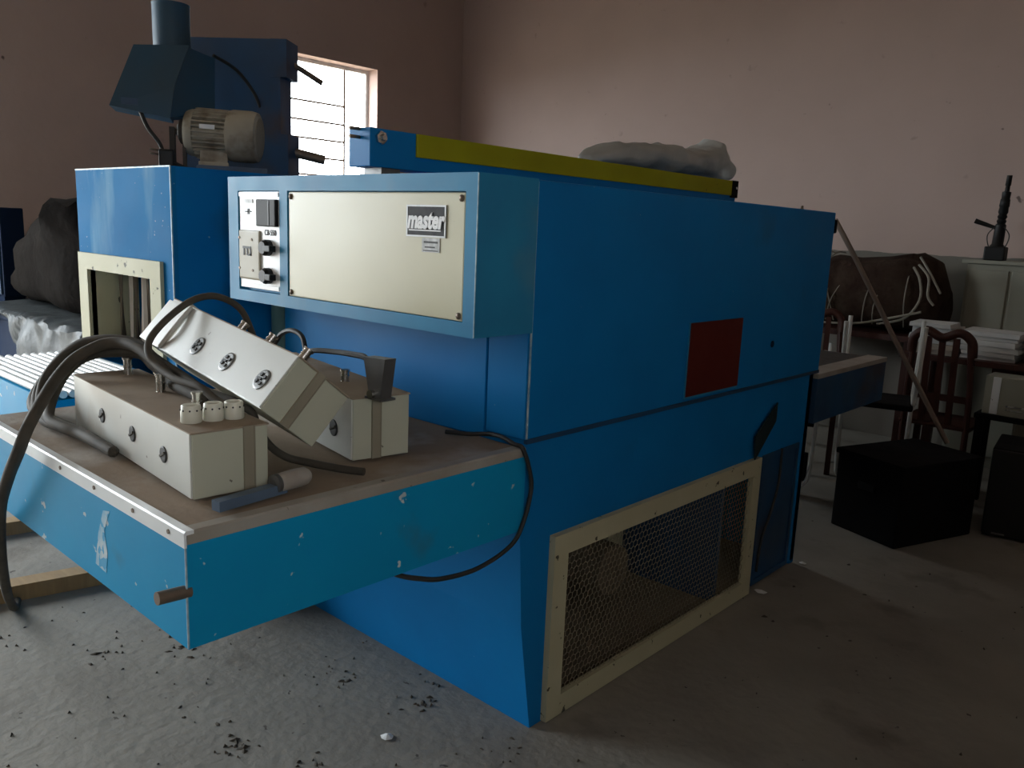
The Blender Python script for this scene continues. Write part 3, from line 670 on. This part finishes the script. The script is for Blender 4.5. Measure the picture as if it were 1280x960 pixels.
# ------------------------------------------------------------------ left background
nb = thing('storage_bin', 'dark navy bin under the dusty plastic sheet', 'bin', (-3.8, .5, 0))
MB().box(-4.95, -2.85, -.15, 1.15, 0, .84, .02).build('body', 'navy', nb)
MB().box(-5.0, -2.80, -.18, 1.20, .84, .90, .01).build('lid', 'navy', nb)
sk = []
for x, zt_, hw in ((-4.49,1.08,.16), (-4.45,1.22,.24), (-4.36,1.34,.31), (-4.12,1.44,.36), (-3.88,1.52,.35), (-3.72,1.58,.36), (-3.55,1.63,.36), (-3.40,1.58,.33), (-3.25,1.42,.26), (-3.16,1.2,.16)):
    sk.append(((x, .27, (zt_+.93)/2), (0,hw,0), (0,0,(zt_-.93)/2)))
tag(MB().loft(sk, 36, .07, 4.5, 9.0, power=2.7).build('sack', 'sack', None, (-3.8,.36,.93)), 'bulky dark brown sack heaped on the covered bin', 'sack')
sh = MB(); bs = sh.bm; NX, NY = 60, 34; grid = []
for i in range(NX+1):
    r_ = []
    for j in range(NY+1):
        u_, v_ = i/NX, j/NY
        xx = -4.53 + 1.71*u_
        drop = .04 + .40*min(1, max(0, (u_-.36)/.31)) + .03*math.sin(u_*17)
        d_ = (v_*(.42 + drop))                     # distance along the cloth from its back edge
        if d_ < .42: yy, zz = .23 - d_, .908
        else: yy, zz = -.19, .908 - (d_-.42)
        n_ = mnoise.noise(Vector((xx*3.5, d_*3.0, 1.7))) + .55*mnoise.noise(Vector((xx*8 + d_*5, d_*5, 4)))
        if d_ < .42: zz += max(0, n_)*.035
        else: yy -= .012 + abs(n_)*.05*(1 + (d_-.42)*3); zz += n_*.012
        r_.append(bs.verts.new((xx, yy, zz)))
    grid.append(r_)
for i in range(NX):
    for j in range(NY): bs.faces.new((grid[i][j], grid[i+1][j], grid[i+1][j+1], grid[i][j+1])).smooth = True
bmesh.ops.recalc_face_normals(bs, faces=bs.faces[:])
shm = sh.build('plastic_sheet', 'sheet', None, (-3.8,0,.8))
md = shm.modifiers.new('thickness', 'SOLIDIFY'); md.thickness = .004; md.offset = 0
tag(shm, 'wrinkled dusty grey plastic sheet draped over the navy bin', 'sheet')
lm = thing('blue_cabinet', 'small dark blue steel cabinet with a white handle beside the brown sack', 'cabinet', (-4.72, .25, .90))
MB().box(-4.95, -4.51, -.04, .10, .935, 1.50, .01).build('body', 'navy', lm)
MB().box(-4.93, -4.53, -.055, -.04, .95, 1.48, .004).build('door', 'blue_dark2', lm)
MB().box(-4.90, -4.55, -.03, .09, .9, .936).build('plinth', 'navy', lm)
MB().box(-4.60, -4.54, -.075, -.055, 1.38, 1.44, .004).build('handle', 'trim_white', lm)
tag(MB().obox((-2.18,-1.70,.0325), (-1.90,-.42,.0325), .085, .063).build('wooden_batten', 'wood_raw', None, (-2.05,-1.0,0)), 'raw wooden batten on the floor where the brown hose ends', 'batten')
tag(MB().obox((-2.90,-1.5,.0325), (-2.70,-.45,.0325), .08, .063).build('wooden_batten', 'wood_raw', None, (-2.8,-1.0,0)), 'short wooden batten on the floor under the roller conveyor', 'batten')

# ------------------------------------------------------------------ right background
# leaning pole
tag(MB().tube([(-.29,2.66,1.62), (-.20,2.72,1.45), (-.08,2.80,1.21), (.05,2.88,.95), (.30,3.05,.46)], .014, 8).build('wooden_pole', 'wood_pole', None, (0,2.8,.5)), 'thin pale pole leaning at a slant behind the blue machine', 'pole')
# low table with fibre bundle
dt = thing('side_table', 'dark wooden table under the brown bundle by the wall', 'table', (-.8, 4.5, 0))
MB().box(-1.35, -.24, 4.10, 4.92, .86, .90).build('table_top', 'wood', dt)
for x in (-1.32, -.31):
    for y in (4.14, 4.84): MB().box(x, x+.06, y, y+.06, 0, .86).build('leg', 'wood', dt)
bn = thing('fibre_bundle', 'brown fibre bundle bristling with pale cane loops on the side table', 'bundle', (-.62, 4.45, .9))
sb = []
for x, zt_, hw in ((-1.22,1.20,.16), (-1.12,1.33,.24), (-.95,1.40,.29), (-.75,1.40,.30), (-.55,1.42,.30), (-.38,1.45,.28), (-.25,1.40,.22), (-.16,1.22,.12)):
    sb.append(((x, 4.47, (zt_+.905)/2), (0,hw,0), (0,0,(zt_-.905)/2)))
MB().loft(sb, 26, .045, 6., 5., power=2.3).build('mass', 'bundle', bn)
rnd = random.Random(3)
for i in range(9):
    x = -1.1 + .9*rnd.random(); a = rnd.uniform(-.16, .16); h = rnd.uniform(.28, .46); y = 4.47
    pts = [(x, y-.26, .95), (x+a*.3, y-.31, .95+h*.45), (x+a*.8, y-.25, .95+h*.9), (x+a, y-.10, .95+h*1.1), (x+a*1.1, y+.06, .95+h*1.1)]
    MB().tube(pts, .0045, 6, 5).build('cane', 'loop', bn)
for pts in ([(-.50,4.14,.96), (-.32,4.12,1.02), (-.24,4.12,1.15), (-.26,4.14,1.28), (-.32,4.18,1.36)], [(-.95,4.14,.93), (-.65,4.12,.95), (-.45,4.11,1.0), (-.22,4.12,1.07)],
            [(-.28,4.16,1.43), (-.20,4.13,1.33), (-.12,4.13,1.20)], [(-.28,4.15,1.38), (-.20,4.11,1.30), (-.19,4.11,1.18), (-.15,4.12,1.12)]):
    MB().tube(pts, .0085, 6, 5).build('cane', 'loop', bn)
# cabinet with the clamp tool
cbn = thing('metal_cabinet', 'olive grey metal cabinet against the wall with a black tool on top', 'cabinet', (.12, 4.78, 0))
MB().box(-.10, .34, 4.60, 4.96, 0, 1.40, .006).build('body', 'cabinet', cbn)
MB().box(-.13, .37, 4.57, 4.97, 1.40, 1.425, .004).build('top', 'cabinet', cbn)
MB().box(-.08, .16, 4.585, 4.60, .08, 1.36, .004).build('door', 'cabinet', cbn)
MB().box(.18, .325, 4.585, 4.60, .08, 1.36, .004).build('door', 'cabinet', cbn)
MB().box(.13, .145, 4.565, 4.585, .85, .97).build('handle', 'lead', cbn)
tl = thing('clamp_tool', 'upright black stepped rod tool with a side lever', 'tool', (.05, 4.72, 1.426))
MB().lathe((.035,4.72,1.426), (.03,0,1), [(0,.045),(.10,.045),(.11,.036),(.24,.034),(.25,.024),(.265,.031),(.28,.024),(.295,.031),(.31,.024),(.325,.031),(.36,.028),(.365,.032),(.41,.030),(.415,.026),(.46,.028),(.465,.015),(.50,.014),(.505,.018),(.57,.017)], 14).build('rod', 'black', tl)
MB().cyl((.03,4.72,1.64), (-.115,4.70,1.69), .011, .017).build('lever', 'black', tl)
MB().box(-.03, .10, 4.67, 4.77, 1.426, 1.52, .01).build('base', 'black', tl)
for sx in (-1, 1):
    MB().tube([(.04+sx*.02,4.70,1.66), (.04+sx*.065,4.70,1.60), (.04+sx*.055,4.70,1.53), (.04+sx*.03,4.70,1.50)], .004, 6).build('wire', 'rubber_dk', tl)
# desk and papers
dk = thing('wooden_desk', 'dark wooden desk loaded with stacks of white papers', 'desk', (.35, 4.05, 0))
MB().box(-.22, 1.25, 3.78, 4.45, .80, .835, .004).build('desk_top', 'wood', dk)
for x in (-.18, 1.16):
    for y in (3.82, 4.36): MB().box(x, x+.055, y, y+.055, 0, .80).build('leg', 'wood', dk)
MB().box(.30, 1.16, 3.84, 3.86, .66, .80).build('drawer_front', 'wood', dk)
rp_ = random.Random(11)
ORD = ('topmost', 'second highest', 'third highest', 'third lowest', 'second lowest', 'lowest')
def pile(x0, x1, y0, y1, z, n, label, grp, m='paper'):
    for i in range(n):
        h = rp_.uniform(.022, .042); ox, oy, rz = rp_.uniform(-.02, .02), rp_.uniform(-.02, .02), rp_.uniform(-.08, .08)
        sx, sy = (x1-x0)/2*rp_.uniform(.9, 1.02), (y1-y0)/2
        b_ = MB(); b_.box(-sx, sx, -sy, sy, 0, h)
        for v in b_.bm.verts:
            if v.co.z > h*.5: v.co.x += rp_.uniform(-.008, .008); v.co.z += rp_.uniform(-.004, .0)
        o = b_.build('paper_stack', 'paper_buff' if (m == 'mix' and i < 2) else 'paper')
        o.location = ((x0+x1)/2+ox, (y0+y1)/2+oy, z); o.rotation_euler.z = rz
        tag(o, ((ORD if n == 6 else (ORD[0], ORD[1], ORD[4], ORD[5]))[n-1-i]) + ' ' + label, 'papers', grp); z += h
pile(-.19, .07, 3.82, 4.10, .836, 6, 'paper sheaf in the desk pile behind the wooden chair', 'papers piled at the desk end', 'mix')
pile(.10, .42, 3.84, 4.14, .836, 6, 'paper sheaf in the broad pile at the middle of the desk', 'papers piled at mid desk')
pile(.46, .78, 3.84, 4.14, .836, 4, 'paper sheaf in the low pile on the desk above the white cases', 'papers piled low on the desk')
# wooden chairs
def wooden_chair(label, loc, rz, h=.98):
    o = thing('wooden_chair', label, 'chair', loc, (0, 0, rz), 'brown wooden chairs by the desk', world=False)
    MB().box(-.20, .20, -.19, .20, .43, .46, .012).build('seat', 'wood', o)
    for sx in (-1, 1):
        MB().obox((sx*.175, -.165, 0), (sx*.175, -.165, .43), .035, .035, up=(0,1,0)).build('leg', 'wood', o)
        MB().tube([(sx*.175,.18,0), (sx*.175,.185,.44), (sx*.170,.21,.70), (sx*.150,.25,h-.04)], .018, 8).build('leg', 'wood', o)
        MB().tube([(sx*.175,-.16,.20), (sx*.175,.18,.20)], .010, 6, smooth=False).build('stretcher', 'wood', o)
    MB().tube([(-.165,.235,h-.12), (-.155,.25,h-.03), (-.09,.255,h+.015), (0,.255,h-.02), (.09,.255,h+.015), (.155,.25,h-.03), (.165,.235,h-.12)], .026, 10).build('crest_rail', 'wood', o)
    for x in (-.075, 0, .075):
        MB().obox((x, .19, .46), (x, .245, h-.02), .035, .014, up=(0,1,0)).build('splat', 'wood', o)
    MB().obox((-.165, .205, .62), (.165, .205, .62), .016, .04).build('back_rail', 'wood', o)
    return o
wooden_chair('brown wooden chair with scalloped crest rail in front of the paper pile', (.0875, 3.75, 0), math.pi + .02, 1.0)
wooden_chair('brown wooden chair half hidden behind the outfeed end of the blue machine', (-.72, 3.62, 0), .35, 1.02)
# upturned white tubular chair
def tubular_chair(label, loc, rot, back=.86):
    o = thing('tubular_chair', label, 'chair', loc, rot, 'white tubular chairs piled behind the machine', world=False)
    MB().box(-.19, .19, -.19, .19, .44, .475, .015).build('seat', 'black_matte', o)
    for sx in (-1, 1):
        MB().tube([(sx*.20,-.20,0), (sx*.195,-.185,.25), (sx*.19,-.17,.40), (sx*.19,-.13,.435), (sx*.19,.13,.435)], .0125, 8).build('leg', 'tube', o)
        MB().tube([(sx*.20,.22,0), (sx*.195,.19,.30), (sx*.19,.18,.44), (sx*.185,.22,back-.16), (sx*.17,.25,back-.06), (sx*.10,.265,back-.01), (0,.27,back)], .0125, 8).build('leg', 'tube', o)
    MB().box(-.17, .17, .225, .245, back-.24, back-.06, .008).build('backrest', 'black_matte', o)
    return o
tubular_chair('tall white tubular chair stood on its head beside the wooden chair', (-.12, 3.14, 1.0725), (math.pi, 0, math.pi + .30), 1.06)
tubular_chair('white tubular chair stood on its head behind the outfeed end', (-.66, 3.18, .875), (math.pi, 0, .3))
# dark box, computer tower, white cases
db = thing('dark_crate', 'large matte black box standing on the floor behind the machine', 'box', (.19, 2.80, 0), (0, 0, -.36), world=False)
MB().box(-.20, .20, -.30, .30, 0, .415, .01).build('body', 'black_matte', db)
MB().box(-.21, .21, -.31, .31, .40, .43, .006).build('lid', 'black_matte', db)
MB().box(-.05, .05, -.310, -.298, .25, .29, .004).build('handle', 'black', db)
ct = thing('computer_tower', 'black computer tower with a small silver badge on its front', 'computer', (.605, 3.27, 0), (0, 0, .12), world=False)
MB().box(-.11, .11, -.20, .22, .012, .48, .008).build('case', 'black_matte', ct)
MB().box(-.108, .108, -.215, -.20, .015, .475, .008).build('front_bezel', 'black', ct)
MB().cyl((.06,-.215,.43), (.06,-.220,.43), .014).build('power_button', 'lead', ct)
MB().box(-.06, .0, -.219, -.214, .022, .030).build('badge', 'lead', ct)
for sx in (-1, 1): MB().box(sx*.09-.015, sx*.09+.015, -.19, .20, 0, .013).build('foot', 'black', ct)
wc = thing('drive_case', 'pale grey computer case with silver drive slots on a dark stool', 'computer', (.48, 3.62, .56))
MB().box(.33, .62, 3.58, 3.76, .56, .785, .006).build('case', 'cabinet', wc)
MB().box(.37, .41, 3.574, 3.58, .565, .78).build('front_strip', 'trim_white', wc)
for z in (.595, .615): MB().box(.45, .60, 3.572, 3.58, z, z+.008).build('drive_slot', 'steel', wc)
so = thing('stool', 'dark stool carrying the pale computer case under the desk', 'stool', (.48, 3.67, 0))
MB().box(.30, .66, 3.55, 3.77, .53, .56, .005).build('seat', 'black_matte', so)
for x in (.31, .61):
    for y in (3.56, 3.72): MB().box(x, x+.04, y, y+.04, 0, .53).build('leg', 'black_matte', so)

# ------------------------------------------------------------------ floor litter
rd = random.Random(21)
db_ = MB(); bq = db_.bm
def flake(x, y, r):
    if x < .02 and y > -.025 - r*2: return
    n = rd.randint(5, 8); z = rd.uniform(.003, .010); a0 = rd.random()*6
    sx, sy = rd.uniform(.5, 1.6), rd.uniform(.4, 1.0); ca, sa = math.cos(a0), math.sin(a0)
    ring_ = []
    for i in range(n):
        a = 2*math.pi*i/n; rr = r*rd.uniform(.5, 1.2); px, py = rr*sx*math.cos(a), rr*sy*math.sin(a)
        ring_.append(bq.verts.new((x+px*ca-py*sa, y+px*sa+py*ca, .0005)))
    top = bq.verts.new((x+rd.uniform(-.3,.3)*r, y+rd.uniform(-.3,.3)*r, z))
    for i in range(n): bq.faces.new((ring_[i], ring_[(i+1) % n], top)).smooth = False
for (x, y, n, spread, r) in ((-.54,-.69,14,.04,.012), (-.33,-.62,26,.10,.010), (-.33,-.14,12,.05,.009), (-.62,-.24,8,.04,.010), (-1.2,-.50,16,.10,.014), (-1.35,-.72,10,.10,.012), (-.74,-.72,5,.08,.010), (-.42,-.03,6,.04,.012), (.0,-.10,6,.10,.008)):
    for _ in range(n): flake(x+rd.gauss(0, spread*.5), y+rd.gauss(0, spread*.5), r*rd.uniform(.4, 1.2))
for _ in range(150):
    flake(rd.uniform(-1.9, .6), rd.uniform(-1.35, .0), rd.uniform(.003, .008))
for _ in range(60):
    flake(rd.uniform(.05, 1.6), rd.uniform(-.4, 2.4), rd.uniform(.003, .010))
tag(db_.build('floor_debris', 'debris', None, (0,0,0)), 'dark crumbs, leaf bits and twigs scattered on the concrete floor', 'debris', kind='stuff')
def scrap(label, x, y, r, m='scrap'):
    s = MB(); b_ = s.bm; n = 7
    ring_ = [b_.verts.new((x+r*rd.uniform(.6,1.2)*math.cos(2*math.pi*i/n), y+r*rd.uniform(.5,1.)*math.sin(2*math.pi*i/n), .001+rd.uniform(0,.004))) for i in range(n)]
    t_ = b_.verts.new((x, y, .012)); bo_ = b_.verts.new((x, y, .0))
    for i in range(n): b_.faces.new((ring_[i], ring_[(i+1) % n], t_)); b_.faces.new((ring_[(i+1) % n], ring_[i], bo_))
    tag(s.build('paper_scrap', m, None, (x, y, 0)), label, 'scrap')
scrap('white crumpled scrap on the floor at the mesh guard corner', .04, 1.47, .03)
scrap('white scrap on the floor at the rear foot of the blue machine', .03, 1.92, .022)
scrap('white chalky scrap on bare concrete in front of the blue machine', -.275, -.34, .022)

for o in list(bpy.data.objects):
    if '_o' in o: del o['_o']
